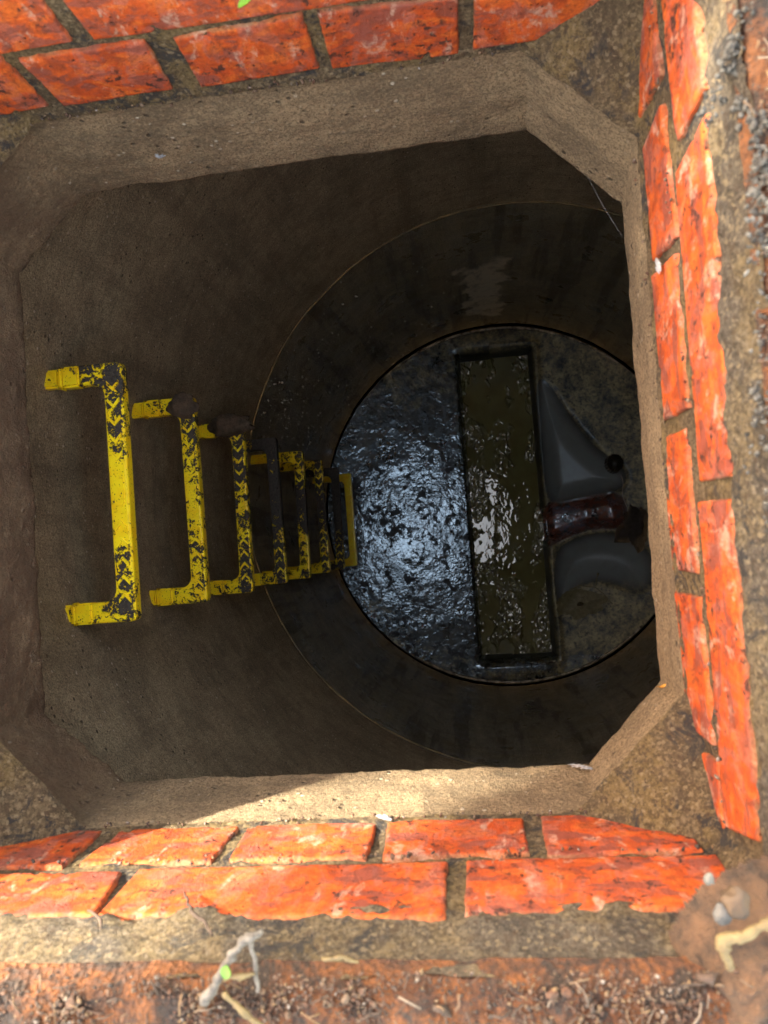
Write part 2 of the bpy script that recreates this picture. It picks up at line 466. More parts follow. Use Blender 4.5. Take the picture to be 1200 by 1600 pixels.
N_ = [span('y', Y1, [(-.444, .596), (-.326, .588), (-.326, .526), (-.444, .526)]),
      span('y', Y1, [(-.313, .592), (-.219, .590), (-.216, .531), (-.314, .531)]),
      span('y', Y1, [(-.195, .594), (-.097, .592), (-.097, .531), (-.193, .534)]),
      span('y', Y1, [(-.086, .595), (.014, .600), (.015, .538), (-.084, .530)]),
      span('y', Y1, [(.027, .598), (.129, .594), (.133, .540), (.028, .541)]),
      span('y', Y1, [(-.44, .521), (-.266, .518), (-.262, .458), (-.44, .456)]),
      span('y', Y1, [(-.249, .521), (-.034, .525), (-.034, .458), (-.250, .456)]),
      span('y', Y1, [(-.022, .526), (.135, .526), (.135, .458), (-.022, .458)])]
E_ = [span('x', X1, [(.309, .597), (.378, .600), (.376, .534), (.302, .531)]),
      span('x', X1, [(.196, .590), (.283, .593), (.284, .535), (.189, .526)]),
      span('x', X1, [(.077, .600), (.187, .599), (.180, .537), (.076, .537)]),
      span('x', X1, [(-.037, .614), (.064, .609), (.062, .547), (-.036, .551)]),
      span('x', X1, [(-.154, .613), (-.054, .612), (-.054, .551), (-.153, .548)]),
      span('x', X1, [(-.210, .600), (-.170, .610), (-.163, .542), (-.206, .540)]),
      span('x', X1, [(.243, .506), (.378, .512), (.376, .452), (.243, .447)]),
      span('x', X1, [(.025, .522), (.226, .513), (.228, .450), (.024, .460)]),
      span('x', X1, [(-.203, .536), (.011, .530), (.010, .467), (-.188, .474)])]
W_ = [rect('x', X0, -.21 + .113 * k, -.21 + .113 * k + .103, LO) for k in range(5)] + \
     [rect('x', X0, -.21 + .226 * k, min(.378, -.21 + .226 * k + .215), UP) for k in range(3)]
for quads, axis, val, inward, lab in ((S, 'y', Y0, Vector((0, 1, 0)), 'sunlit brick side with a diagonal shadow edge'),
                                      (N_, 'y', Y1, Vector((0, -1, 0)), 'shaded brick side under the green leaf'),
                                      (E_, 'x', X1, Vector((-1, 0, 0)), 'narrow looking brick side seen edge on'),
                                      (W_, 'x', X0, Vector((1, 0, 0)), None)):
    acc = Acc()
    for n, qd in enumerate(quads): brick(acc, qd, inward, 3.17 * n + val * 7, 1.0)
    o = obj('brickwork', acc.v, acc.f, MB, None, True, {'edge': acc.a})
    kid(o, collar)
    if lab: o['label'] = lab

# mortar: one skin round the whole opening, from the slab up to the bedding, filling the four corners
def corner_loop(c, n=220, x0=X0, x1=X1, y0=Y0, y1=Y1):
    """points round the opening, corners cut by c (one per corner NE, SE, SW, NW), evenly spaced"""
    ne, se, sw, nw = c
    pts = [Vector((x0 + nw, y1)), Vector((x1 - ne, y1)), Vector((x1, y1 - ne)), Vector((x1, y0 + se)),
           Vector((x1 - se, y0)), Vector((x0 + sw, y0)), Vector((x0, y0 + sw)), Vector((x0, y1 - nw))]
    out = []
    per = [150, 30, 150, 30, 150, 30, 150, 30]
    for i in range(8):
        a, b = pts[i], pts[(i + 1) % 8]
        for k in range(per[i]): out.append(a.lerp(b, k / per[i]))
    return out
def in_normal(p):
    v = Vector((( X0 + X1) / 2, (Y0 + Y1) / 2)) - p
    v = Vector((v.x, v.y, 0)); return v.normalized()
V = []; nl = 720
rows = []
dd = D_SL + .004
while dd > D_BT - .001:
    rows.append(dd); dd -= .0032
for d in rows:
    t = sm(.61, .535, d)
    cut = [.072 * (1 - t) + .012, .075 * (1 - t) + .014, .09 * (1 - t) + .02, .08 * (1 - t) + .02]
    rec = .0032
    for p in corner_loop(cut, x0=X0 - rec, x1=X1 + rec, y0=Y0 - rec, y1=Y1 + rec):
        q = Vector((p.x, p.y, Z(d)))
        lip = sm(.590, .605, d) * .004
        h = fb(q, 40, 4, 3) * .0022 + fb(q, 160, 3, 5) * .0009 + lip
        V.append(q + in_normal(p) * h)
o = obj('mortar', V, grid_faces(nl, len(rows), 0, True), MM)
kid(o, collar)

# bedding mortar above the bricks, sloping back to the iron frame
V = []; rows = [D_BT + .006 - .0030 * k for k in range(20)]
for d in rows:
    t = sm(D_BT + .004, D_RIM, d)
    back = .002 + .013 * t
    for p in corner_loop([.014] * 4, x0=X0 - back, x1=X1 + back * .6, y0=Y0 - back * .7, y1=Y1 + back):
        q = Vector((p.x, p.y, Z(d)))
        h = fb(q, 26, 4, 8) * .0045 + fb(q, 110, 4, 2) * .0020 + fb(q, 300, 2, 2) * .0006
        V.append(q + in_normal(p) * h + Vector((0, 0, fb(q, 30, 3, 4) * .002)))
bed = obj('mortar_bed', V, grid_faces(nl, len(rows), 0, True), MBED)
tag(bed, 'grey and yellow mortar bed between the bricks and the rusty frame', 'mortar')

# ================================================================== rusty iron frame round the top
V = []; F = []
prof = [(.006, D_RIM + .010), (.010, D_RIM - .002), (.016, D_RIM - .006), (.024, D_RIM - .006), (.032, D_RIM - .007), (.040, D_RIM - .006), (.050, D_RIM - .008), (.060, D_RIM - .007), (.070, D_RIM - .008), (.080, D_RIM - .006), (.082, D_RIM + .02)]
for back, d in prof:
    for p in corner_loop([.03] * 4, x0=X0 - back, x1=X1 + back, y0=Y0 - back, y1=Y1 + back):
        q = Vector((p.x, p.y, Z(d)))
        k = 1 if .012 < back < .081 else .3
        V.append(q + Vector((0, 0, (fb(q, 45, 4, 6) * .0035 + fb(q, 150, 3, 6) * .0016) * k)) - in_normal(p) * fb(q, 60, 3, 1) * .0015)
fr = obj('manhole_frame', V, grid_faces(nl, len(prof), 0, True), MRUST)
tag(fr, 'rusty flaking iron frame bedded on mortar around the opening', 'manhole frame')

# soil around, one sheet with the pit left open, reaching the horizon
V = []; loops = [.0815, .10, .13, .17, .22, .3, .42, .6, 1.0, 2, 4, 9, 20, 60, 250]
for back in loops:
    for p in corner_loop([.03 + back * .2] * 4, x0=X0 - back, x1=X1 + back, y0=Y0 - back, y1=Y1 + back):
        q = Vector((p.x, p.y, 0))
        a = .004 + .012 * sm(.1, .6, back)
        V.append(q + Vector((0, 0, fb(q, 9 if back < 1 else .6, 4, 2) * a - .002)))
gr = obj('ground', V, grid_faces(nl, len(loops), 0, True), MSOIL)
tag(gr, 'bare brown soil around the manhole', None, None, 'structure'); 

# grit lying on the frame and soil: nobody could count it
acc = Acc()
def grain(c, r, val, src=ICO1, flat=.7):
    v, f = src
    rot = Euler((random.random() * 6, random.random() * 6, random.random() * 6)).to_matrix()
    sx, sy, sz = r * random.uniform(.7, 1.3), r * random.uniform(.7, 1.3), r * flat * random.uniform(.7, 1.1)
    s = random.random() * 50
    acc.add([Vector(c) + rot @ Vector((q.x * sx, q.y * sy, q.z * sz)) * (1 + .8 * noise.noise(q * 1.3 + Vector((s, s, s)))) for q in v], f, val)
for _ in range(19000):
    side = random.random()
    out = abs(random.gauss(0, 1)) * .026 + random.choice((.003, .008, .012))
    if side < .55: x, y = random.uniform(-.36, .22), Y0 - out
    elif side < .80: x, y = X1 + out * .9, random.uniform(Y0 - .06, Y1 + .03)
    else:
        k = random.random()
        if k < .5: x, y = random.uniform(X0, X1), Y1 + out
        else: x, y = X0 - out, random.uniform(Y0, Y1)
    cl = fb((x, y, 0), 22, 3, 12)
    if cl < -.05 and random.random() < .75: continue
    r = random.choice((.0004, .0004, .0005, .0006, .0006, .0008, .0010, .0013)) * random.uniform(.8, 1.3)
    if random.random() < .012: r *= 2.2
    val = min(1, max(0, random.gauss(.36 + .25 * cl, .24)))
    grain((x, y, Z(D_RIM) + .006 + r * .3 + max(0, cl) * .003), r, val, ICO2 if r > .002 else ICO1)
# crumbs on the ledges and corners below
for _ in range(420):
    t = random.random()
    if t < .4: c = (random.uniform(X0, X1), Y0 + .001 + random.random() * .003, Z(random.choice((D_SL, D_SL, .530)) + random.uniform(-.004, .004)))
    elif t < .6: c = (X1 - random.random() * .003, random.uniform(Y0, Y1), Z(random.choice((D_SL + .004, .530)) + random.uniform(-.004, .004)))
    elif t < .75: c = (X1 - .02 - random.gauss(0, .008), Y0 + .018 + random.gauss(0, .007), Z(D_SL - .012 - random.random() * .02))
    else: c = (random.uniform(X0, X1), Y1 - .001 - random.random() * .003, Z(D_SL + random.uniform(-.006, .003)))
    grain(c, random.uniform(.0007, .0019), min(1, max(0, random.gauss(.5, .25))))
for _ in range(420):
    if random.random() < .6: x, y = random.uniform(-.36, .22), Y0 - abs(random.gauss(0, .03)) - .008
    else: x, y = X1 + abs(random.gauss(0, .025)) + .006, random.uniform(Y0 - .06, Y1 + .03)
    a_ = random.random() * 6.28; L_ = random.uniform(.003, .013); z_ = Z(D_RIM) + .008 + random.random() * .004
    q0 = Vector((x, y, z_)); q1 = q0 + Vector((math.cos(a_), math.sin(a_), random.uniform(-.2, .3))) * L_
    acc.tube([q0, (q0 + q1) / 2 + Vector((random.gauss(0, .0007), random.gauss(0, .0007), .0006)), q1], [random.uniform(.0002, .0006)] * 3, 4, random.choice((.1, .15, .3, .7, .8, .9)))
gt = acc.build('gravel', MGRIT)
tag(gt, 'loose sand and gravel crumbs lying on the rusty frame and ledges', None, None, 'stuff')

# ================================================================== cover slab with the cut-cornered opening
slab = empty('cover_slab', (0, 0, Z(D_SB)))
tag(slab, 'thick brown concrete slab with a square opening with cut corners', 'concrete slab')
oct_b = [(-.445, .381), (.064, .381), (.156, .301), (.156, -.130), (.092, -.216), (-.352, -.216), (-.445, -.150), (-.447, .290)]
# corners as seen in the photo, underside edge
ob = [at(x, y, 'z', Z(D_SB)) for x, y in ((140, 305), (822, 209), (970, 325), (1030, 1060), (920, 1190), (200, 1217), (75, 1110), (36, 430))]
ot = [Vector((X0 + .085, Y1 + .003, 0)), Vector((X1 - .078, Y1 + .003, 0)), Vector((X1 + .001, Y1 - .068, 0)), Vector((X1 + .001, Y0 + .068, 0)),
      Vector((X1 - .076, Y0 - .002, 0)), Vector((X0 + .075, Y0 - .002, 0)), Vector((X0, Y0 + .075, 0)), Vector((X0, Y1 - .07, 0))]
per = [150, 40, 130, 40, 140, 40, 130, 40]; nl2 = sum(per)
def oloop(P8):
    out = []
    for i in range(8):
        a, b = P8[i], P8[(i + 1) % 8]
        for k in range(per[i]): out.append(a.lerp(b, k / per[i]))
    return out
Lb, Lt = oloop(ob), oloop(ot)
cen = Vector(((X0 + X1) / 2, (Y0 + Y1) / 2, 0))
V = []; rows = [D_SL - .006 + (D_SB - D_SL + .006) * k / 38 for k in range(39)]
for d in rows:
    t = (d - rows[0]) / (rows[-1] - rows[0])
    for i in range(nl2):
        p = Lt[i].lerp(Vector((Lb[i].x, Lb[i].y, 0)), t)
        q = Vector((p.x, p.y, Z(d)))
        n_ = (cen - p); n_.z = 0; n_.normalize()
        left = sm(-.25, -.44, p.x)
        h = fb(q, 24, 4, 7) * (.0020 + .0015 * left) + fb(q, 110, 3, 9) * (.0010 + .001 * left)
        
        edge = sm(D_SB - .007, D_SB, d)
        h -= edge * .0035 + max(0, fb(q, 45, 3, 20)) * .006 * edge
        V.append(q + n_ * h)
F = grid_faces(nl2, len(rows), 0, True)
b0 = len(V)
# underside out to the ring
for k in range(1, 9):
    t = k / 8
    for i in range(nl2):
        p = Vector((Lb[i].x, Lb[i].y, 0))
        c2 = Vector((CX, CY, 0)); dr = (p - c2); dr.z = 0
        e = c2 + dr.normalized() * (R1 + .09)
        q = p.lerp(e, t); V.append(Vector((q.x, q.y, Z(D_SB + .002) + (0 if k > 1 else 0) + fb(q, 20, 3, 2) * .001)))
F += [tuple(b0 - nl2 + x for x in f) for f in grid_faces(nl2, 9, 0, True)]
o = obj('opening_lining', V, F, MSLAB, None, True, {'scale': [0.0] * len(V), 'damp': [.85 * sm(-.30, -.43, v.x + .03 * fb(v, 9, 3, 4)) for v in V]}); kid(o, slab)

# ================================================================== concrete rings
def ring(name, R, d0, d1, mat, label, scalef=None, rough=.0022, nz=None):
    nth = 900; nz = nz or int((d1 - d0) / .012)
    V = []; A = []
    for j in range(nz + 1):
        d = d0 + (d1 - d0) * j / nz
        for i in range(nth):
            th = 2 * math.pi * i / nth
            u = Vector((math.cos(th), math.sin(th), 0))
            q = Vector((CX, CY, Z(d))) + u * R
            h = fb(q, 9, 4, R * 9) * rough + fb(q, 50, 3, 3) * rough * .45
            if j == nz or j == 0: h += .003
            V.append(q + u * (h)); A.append(scalef(q, th, d) if scalef else 0.0)
    F = [f[::-1] for f in grid_faces(nth, nz + 1, 0, True)]
    # outer skin, so that the ring has a wall
    b = len(V)
    for j, d in ((0, d1), (1, d0)):
        for i in range(nth):
            th = 2 * math.pi * i / nth
            V.append(Vector((CX, CY, Z(d))) + Vector((math.cos(th), math.sin(th), 0)) * (R + .075)); A.append(0.0)
    for i in range(nth):
        k = (i + 1) % nth
        F += [(b + i, b + k, b + nth + k, b + nth + i), (nz * nth + i, nz * nth + k, b + k, b + i), (b + nth + i, b + nth + k, k, i)]
    o = obj(name, V, F, mat, None, True, {'scale': A})
    tag(o, label, 'concrete ring', 'stacked concrete rings of the shaft')
    return o
ring('concrete_ring', R1, D_SB + .004, D_JOINT, MR1, 'upper brown concrete ring that carries the higher yellow steps')
def stain(q, th, d):
    a = th - math.radians(90) 
    c = a * R2 + .02
    # pale scale patch on the far wall
    x = q.x + fb(q, 16, 4, 3) * .055
    z = d + fb(q, 12, 4, 6) * .10
    if q.y < CY: return 0.0
    return sm(.035 - .02, .05, .5 - abs(0) - .45 + 0) * 0 + (sm(.072, .052, abs(x - .085)) * sm(.30, .24, abs(z - 2.55)))
ring('concrete_ring', R2, D_JOINT + .006, D_BASE - .03, MR2, 'lower dark damp concrete ring with a pale scale patch above the plastic base', stain)
# seal bead in the joint
acc = Acc(); pts = []
for i in range(361):
    th = math.radians(i); r = R1 + .0015 + noise.noise(Vector((math.cos(th) * 4, math.sin(th) * 4, 0))) * .004
    pts.append((CX + math.cos(th) * r, CY + math.sin(th) * r, Z(D_JOINT + .004 + noise.noise(Vector((math.cos(th) * 9, math.sin(th) * 9, 2))) * .003)))
acc.tube(pts, [.0020 + .0020 * noise.noise(Vector((i * .11, 0, 0))) for i in range(361)], 6)
tag(acc.build('joint_seal', MJOINT), 'thin pale bead of sealant in the joint between the two rings', 'seal')

# ================================================================== chamber base
BZ = Z(D_BASE)
base = empty('chamber_base', (CX, CY, BZ))
tag(base, 'round black plastic chamber base with a straight channel and a side inlet', 'drain base')
CHX0, CHX1, CHY0, CHY1 = -.012, .240, -.462, .690
def boxd(x, y, x0, x1, y0, y1):
    return max(x0 - x, x - x1, y0 - y, y - y1)
def polyd(x, y, P):
    """signed distance to a polygon, negative inside"""
    d = 1e9; ins = False; n = len(P); j = n - 1
    for i in range(n):
        ax, ay = P[i]; bx, by = P[j]
        ex, ey = bx - ax, by - ay; wx, wy = x - ax, y - ay
        t = min(1, max(0, (wx * ex + wy * ey) / (ex * ex + ey * ey)))
        d = min(d, math.hypot(wx - ex * t, wy - ey * t))
        if (ay > y) != (by > y) and x < (bx - ax) * (y - ay) / (by - ay) + ax: ins = not ins
        j = i
    return -d if ins else d
LOBE_U = [(.262, .56), (.262, .30), (.275, .085), (.40, .110), (.56, .130), (.58, .21), (.47, .30), (.38, .44), (.30, .60)]
LOBE_L = [(.275, -.30), (.280, -.085), (.36, -.035), (.50, -.015), (.62, -.08), (.66, -.18), (.60, -.27), (.45, -.20), (.36, -.22), (.31, -.30)]
INLET = [(.235, .105), (.40, .115), (.56, .135), (.575, -.02), (.44, -.005), (.34, -.03), (.235, -.075)]
def chaikin(P_, n=3):
    for _ in range(n):
        Q = []
        for i in range(len(P_)):
            a, b = P_[i], P_[(i + 1) % len(P_)]
            Q += [(a[0] * .75 + b[0] * .25, a[1] * .75 + b[1] * .25), (a[0] * .25 + b[0] * .75, a[1] * .25 + b[1] * .75)]
        P_ = Q
    return P_
LOBE_U, LOBE_L, INLET = chaikin(LOBE_U, 2), chaikin(LOBE_L, 2), chaikin(INLET, 1)
def bh(x, y):
    h = 0.0
    h += max(0, CHX0 - x) * .065          # left bench falls gently to the channel
    dl = (x - CHX1)
    if dl > 0: h += dl * .05
    r = math.hypot(x - CX, y - CY)
    d = boxd(x, y, CHX0, CHX1, CHY0, CHY1)
    # left edge crisp, right side with a broad lip
    wdt = .022 if x < .1 else .030
    h += -.15 * (1 - sm(-.010 if x < .1 else -.012, wdt, d))
    if x > .1: h += .012 * math.exp(-((d - .035) / .012) ** 2) * (1 if y > -.5 else 0)
    # lips round the ends of the channel
    dy = max(y - CHY1, CHY0 - y)
    kx = sm(CHX0 - .05, CHX0 + .03, x) * sm(CHX1 + .06, CHX1 - .02, x)
    if dy > 0: h += kx * (.014 * sm(.01, .05, dy) * sm(.12, .06, dy) - .012 * sm(0, .012, dy) * sm(.05, .02, dy))
    du = polyd(x, y, LOBE_U); t = sm(.022, -.085, du); h = h * (1 - t) + t * (-.115 + .17 * (x - .28) + .10 * (y - .13) + .35 * (y - .2) ** 2 - .5 * max(0, x - .36) ** 2)
    dlw = polyd(x, y, LOBE_L); t = sm(.022, -.095, dlw); h = h * (1 - t) + t * (-.10 + .21 * (x - .28) - .06 * (y + .05) + .30 * (y + .1) ** 2 - .4 * (x - .28) ** 2)
    di = polyd(x, y, INLET); h -= sm(.006, -.05, di) * .075
    return h, d, du, dlw, di, r
NG = 420
RB = R2 - .006
V = []; idx = {}; Am = []; Ar = []; Aw = []; Al = []; As = []
for j in range(NG + 1):
    for i in range(NG + 1):
        u = -1 + 2 * i / NG; v = -1 + 2 * j / NG
        # square to disc
        x = CX + RB * u * math.sqrt(1 - v * v / 2); y = CY + RB * v * math.sqrt(1 - u * u / 2)
        h, d, du, dlw, di, r = bh(x, y)
        q = Vector((x, y, 0))
        left = sm(.0, -.03, x)
        clump = max(0, fb(q, 11, 3, 6) - .1) * .0025 + fb(q, 22, 3, 2) * .0004
        rghm = left * .8 + .12
        mudd = 0.0
        if x > CHX1 + .02 and du > .0 and dlw > 0 and di > 0: mudd = .45; rghm = .35
        if y > .60: mudd = max(mudd, .35); rghm = max(rghm, .5)
        if x > .3 and dlw > -.12 and y < -.16: mudd = max(mudd, .38 * sm(-.16, -.24, y))
        if x < .1 and y > .42: mudd = max(mudd, .30 * sm(.42, .6, y))
        if r > .60 and y < 0: mudd = max(mudd, .25)
        red = sm(.01, -.02, di) * sm(.59, .52, x)
        wetm = left * (.35 + .65 * sm(.55, .25, y)) 
        if y < CHY0 - .02: wetm = max(wetm, .5)
        if d < .03 and d > 0: rghm *= .3
        h += clump * rghm * (1 if d > .01 else .2)
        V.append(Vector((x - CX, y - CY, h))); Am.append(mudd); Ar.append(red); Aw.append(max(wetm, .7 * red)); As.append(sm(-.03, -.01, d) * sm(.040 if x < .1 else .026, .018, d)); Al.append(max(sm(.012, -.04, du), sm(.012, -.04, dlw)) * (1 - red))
shell = obj('shell', V, grid_faces(NG + 1, NG + 1), MBASE, base, True, {'mud': Am, 'red': Ar, 'wet': Aw, 'lobe': Al, 'channel_shade': As})
acc = Acc(); pts = []
for i in range(361):
    th = math.radians(i)
    pts.append((math.cos(th) * (RB - .003), math.sin(th) * (RB - .003), .012 + .003 * noise.noise(Vector((i * .2, 0, 0)))))
acc.tube(pts, [.0055 + .0015 * noise.noise(Vector((i * .3, 5, 0))) for i in range(361)], 8)
rimm = simple('black_rim_glints', (.02, .02, .022), .15, (.50, .47, .38), 34, .8, .004)  # the pale second colour paints glints along the wet edge
acc.build('rim', rimm, base)
# side skirt so the base has a body
V = []
for z in (.02, -.25):
    for i in range(96):
        th = 2 * math.pi * i / 96; V.append((math.cos(th) * (RB + .004), math.sin(th) * (RB + .004), z))
obj('skirt', V, grid_faces(96, 2, 0, True) + [tuple(range(96, 192))], MBLACK, base)
# water standing in the channel
V = []; nx, ny = 80, 340
for j in range(ny + 1):
    for i in range(nx + 1):
        x = CHX0 - .012 + (CHX1 - CHX0 + .03) * i / nx; y = CHY0 - .015 + (CHY1 - CHY0 + .03) * j / ny
        q = Vector((x, y, 0))
        V.append(q + Vector((0, 0, BZ - .070 + fb(q, 14, 3, 4) * .0007)))
wat = obj('water', V, grid_faces(nx + 1, ny + 1), MWAT)
tag(wat, 'murky green brown water standing in the channel', None, None, 'structure')

# ================================================================== yellow steps
BARW, TH = .0255, .018
def outline(x_in, sgn_all=1):
    """tread with its two rounded inner corners and short stubs, seen from above"""
    pts = []
    r = .016; xo = 0.0; xi = -BARW; aw = .0265; ye = .165; cb = .007
    pts += [(xo, -ye + cb), (xo, ye - cb)]
    pts += [(xo - .002, ye - .002), (xo - cb, ye)]
    pts += [(x_in, ye), (x_in, ye - aw)]
    for k in range(7):
        a = math.pi / 2 - k * math.pi / 12
        pts.append((xi - r + r * math.cos(a), ye - aw - r + r * math.sin(a)))
    for k in range(7):
        a = -k * math.pi / 12
        pts.append((xi - r + r * math.cos(a), -ye + aw + r + r * math.sin(a)))
    pts += [(x_in, -ye + aw), (x_in, -ye), (xo - cb, -ye), (xo - .002, -ye + .002)]
    return pts
def prism(pts, z0, z1, inset=0.0025):
    bm = bmesh.new()
    vs = [bm.verts.new((x, y, z1)) for x, y in pts]
    f = bm.faces.new(vs)
    r = bmesh.ops.extrude_face_region(bm, geom=[f])
    for v in [g for g in r['geom'] if isinstance(g, bmesh.types.BMVert)]: v.co.z = z0
    bmesh.ops.recalc_face_normals(bm, faces=bm.faces)
    es = [e for e in bm.edges if abs(e.verts[0].co.z - e.verts[1].co.z) < 1e-6 and len(e.link_faces) == 2]
    bmesh.ops.bevel(bm, geom=es, offset=inset, segments=3, affect='EDGES', profile=.6)
    return bm
def chevron(cx, cy, s, wd, ln, th, h):
    """a raised V: point towards s"""
    a = [(cx - wd / 2, cy), (cx, cy + s * ln), (cx + wd / 2, cy), (cx + wd / 2, cy + s * -th), (cx, cy + s * (ln - th)), (cx - wd / 2, cy - s * th)]
    v = [(x, y, -.001) for x, y in a] + [((x - cx) * .93 + cx, y, h) for x, y in a]
    f = [(6, 7, 10, 11), (7, 8, 9, 10), (0, 1, 7, 6), (1, 2, 8, 7), (2, 3, 9, 8), (3, 4, 10, 9), (4, 5, 11, 10), (5, 0, 6, 11)]
    return v, f
def make_step():
    root = empty('yellow_step', (0, 0, 0))
    from_bm('tread', prism(outline(-.058), -TH, 0, .0038), MST, root)
    for s in (1, -1):
        L = [(-.058, .0150), (-.105, .0150), (-.105, .0172), (-.113, .0172), (-.113, .0135), (-.30, .0115)]
        # arm: bar, collar near the wall, then the tapering root in the concrete
        bm = bmesh.new()
        segs = [(-.0575, -.082, .0136, -.0186, .0004), (-.081, -.087, .0146, -.0200, .0012), (-.086, -.20, .0120, -.0165, -.0022)]
        for (xa, xb, hw, z0, z1) in segs:
            cc = s * .15175
            r = bmesh.ops.create_cube(bm, size=1, matrix=Matrix.Translation(((xa + xb) / 2, cc, (z0 + z1) / 2)) @ Matrix.Diagonal((abs(xb - xa), hw * 2, z1 - z0, 1)))
        bmesh.ops.bevel(bm, geom=list(bm.edges), offset=.003, segments=2, affect='EDGES')
        from_bm('arm', bm, MST, root)
    acc = Acc()
    for s in (1, -1):
        for k in range(5):
            cy = s * (.040 + .0225 * k)
            v, f = chevron(-BARW / 2, cy + s * .006, -s, .0165, .0085, .0052, .0020)
            acc.add(v, f)
    # long pad in the middle
    n = 24; pad = []
    for k in range(n):
        a = 2 * math.pi * k / n
        pad.append((-BARW / 2 + .0062 * math.cos(a), .0 + (.0125 if math.sin(a) > 0 else -.0125) + .0062 * math.sin(a)))
    acc.add([(x, y, -.001) for x, y in pad] + [(x, y, .0012) for x, y in pad], [tuple(range(n, 2 * n))] + [(i, (i + 1) % n, n + (i + 1) % n, n + i) for i in range(n)])
    obj('grip_ridges', acc.v, acc.f, MST, root, False)
    return root
def dup(o, parent=None):
    c = o.copy(); COL.objects.link(c); c.parent = parent
    for ch in list(o.children): dup(ch, c)
    return c
proto = make_step()
SX, SY, SD, SS = -.4320, .0898, .922, .2531
#        mud, mid, end, ridge delta, label
info = [(.045, -.07, .05, -.045, 'topmost and largest yellow step with clean middle and black grime between its ridges'),
        (.055, -.01, .03, -.04, 'second yellow step down with dark mud caked on its upper corner'),
        (.07, .03, .01, -.045, 'third yellow step down with a brown lump of mud over its upper end'),
        (.08, .16, .20, -.03, 'fourth step down almost black above and yellow at the lower end'),
        (.035, .17, .03, -.05, 'fifth step down yellow at both ends and black in the middle'),
        (.05, .18, .04, -.04, 'sixth step down with a narrow dirty black tread and yellow lower end'),
        (.10, .18, .22, -.02, 'seventh step down nearly hidden under black dirt'),
        (-.20, -.1, -.05, -.1, 'lowest step clean plain yellow just above the plastic base')]
for k, (mud, mid, end, dr, lab) in enumerate(info):
    o = proto if k == 0 else dup(proto)
    o.location = (SX, SY + (0, .002, -.001, .001, -.002, .001, 0, .001)[k], Z(SD + SS * k))
    o.rotation_euler = (0, math.radians(random.uniform(-.6, .6)), math.radians((0, .4, -.3, .5, -.5, .3, -.2, .2)[k]))
    tag(o, lab, 'manhole step', 'yellow plastic steps down the shaft wall')
    for ch in o.children:
        kind = ch.name.split('.')[0]
        ch['seed'] = 3.7 * k + .5
        ch['mud'] = mud + (dr if kind == 'grip_ridges' else (-.03 if kind == 'arm' and k < 5 else (0.02 if kind == 'tread' else .0)))
        ch['groove'] = (.06, .05, .08, .09, .06, .08, .09, 0)[k] if kind == 'tread' else 0.0
        ch['mudmid'] = mid if kind != 'arm' else 0.0
        ch['mudend'] = end if kind != 'arm' else (end * .6 if k > 2 else 0.0)
# the lumps of dried mud
def lump(name, c, r, mat, label, cat, seed, src=ICO3, group=None, amp=.45):
    v, f = src
    V = [Vector((q.x * r[0], q.y * r[1], q.z * r[2])) * (1 + amp * noise.fractal(q * 1.3 + Vector((seed, 0, 0)), .8, 2.2, 4)) + Vector((0, 0, 0)) for q in v]
    o = obj(name, V, f, mat); o.location = c
    return tag(o, label, cat, group)
lump('mud_clump', (SX - .020, SY + .150, Z(SD + SS) + .003), (.024, .020, .006), MMUD, 'flat dark mud caked on the upper corner of the second step', 'mud', 2)
lump('mud_clump', (SX - .024, SY + .158, Z(SD + 2 * SS) + .006), (.042, .021, .011), MMUD, 'brown oval lump of mud on the upper end of the third step', 'mud', 9)

# ================================================================== small things on the base
def bp(px, py, dz=0.0):
    p = at(px, py, 'z', BZ + dz); return p
c = bp(960, 724, .03)
bm = bmesh.new(); bmesh.ops.create_cone(bm, cap_ends=True, segments=20, radius1=.034, radius2=.028, depth=.07)
bmesh.ops.bevel(bm, geom=[e for e in bm.edges], offset=.006, segments=2, affect='EDGES')
o = from_bm('rubber_plug', bm, MBLACK, None, True); o.location = c; o.scale = (1, 1.15, 1)
tag(o, 'small black rubber plug beside the side inlet', 'plug')
lump('rag', bp(990, 822, .04), (.045, .070, .022), MRAG, 'crumpled dark wet rag hanging by a white string at the far edge', 'rag', 5, amp=.9)
acc = Acc(); a, b = bp(970, 742, .06), bp(980, 802, .05); pts = []
for k in range(14):
    t = k / 13; pts.append(a.lerp(b, t) + Vector((.004 * math.sin(t * 9), 0, -.01 * math.sin(math.pi * t))))
acc.tube(pts, .0018, 5)
tag(acc.build('string', MWEB), 'short white string between the black plug and the rag', 'string')
# glints of the wet wall above the base, built as pale grains
def on_wall(px, py, R):
    v = CM @ Vector(((px - 600) / 1201, -(py - 800) / 1201, -1))
    A_ = v.x ** 2 + v.y ** 2; B_ = -2 * (v.x * CX + v.y * CY); C_ = CX * CX + CY * CY - R * R
    t = (-B_ + math.sqrt(B_ * B_ - 4 * A_ * C_)) / (2 * A_)
    return Vector((v.x * t, v.y * t, CAM_Z + v.z * t))
acc = Acc()
for _ in range(330):
    k = random.random()
    if k < .55: px, py = random.gauss(455, 32), random.gauss(650, 45)
    elif k < .8: px, py = random.uniform(430, 720), random.uniform(400, 640)
    else: px, py = random.uniform(540, 760), 640 - (random.uniform(540, 760) - 540) * .55 + random.gauss(0, 12)
    p = on_wall(px, py, R2 - .0045)
    if p.z > Z(D_JOINT + .05) or p.z < BZ + .05: continue
    grain(p, random.choice((.0012, .0016, .002, .003)), 1.0, ICO1, .8)
tag(acc.build('wall_glints', simple('pale_glint', (.82, .82, .76), .15, (.6, .58, .5), 90)), 'wet glints set as pale grains on the dark ring wall beside the steps', None, None, 'stuff')
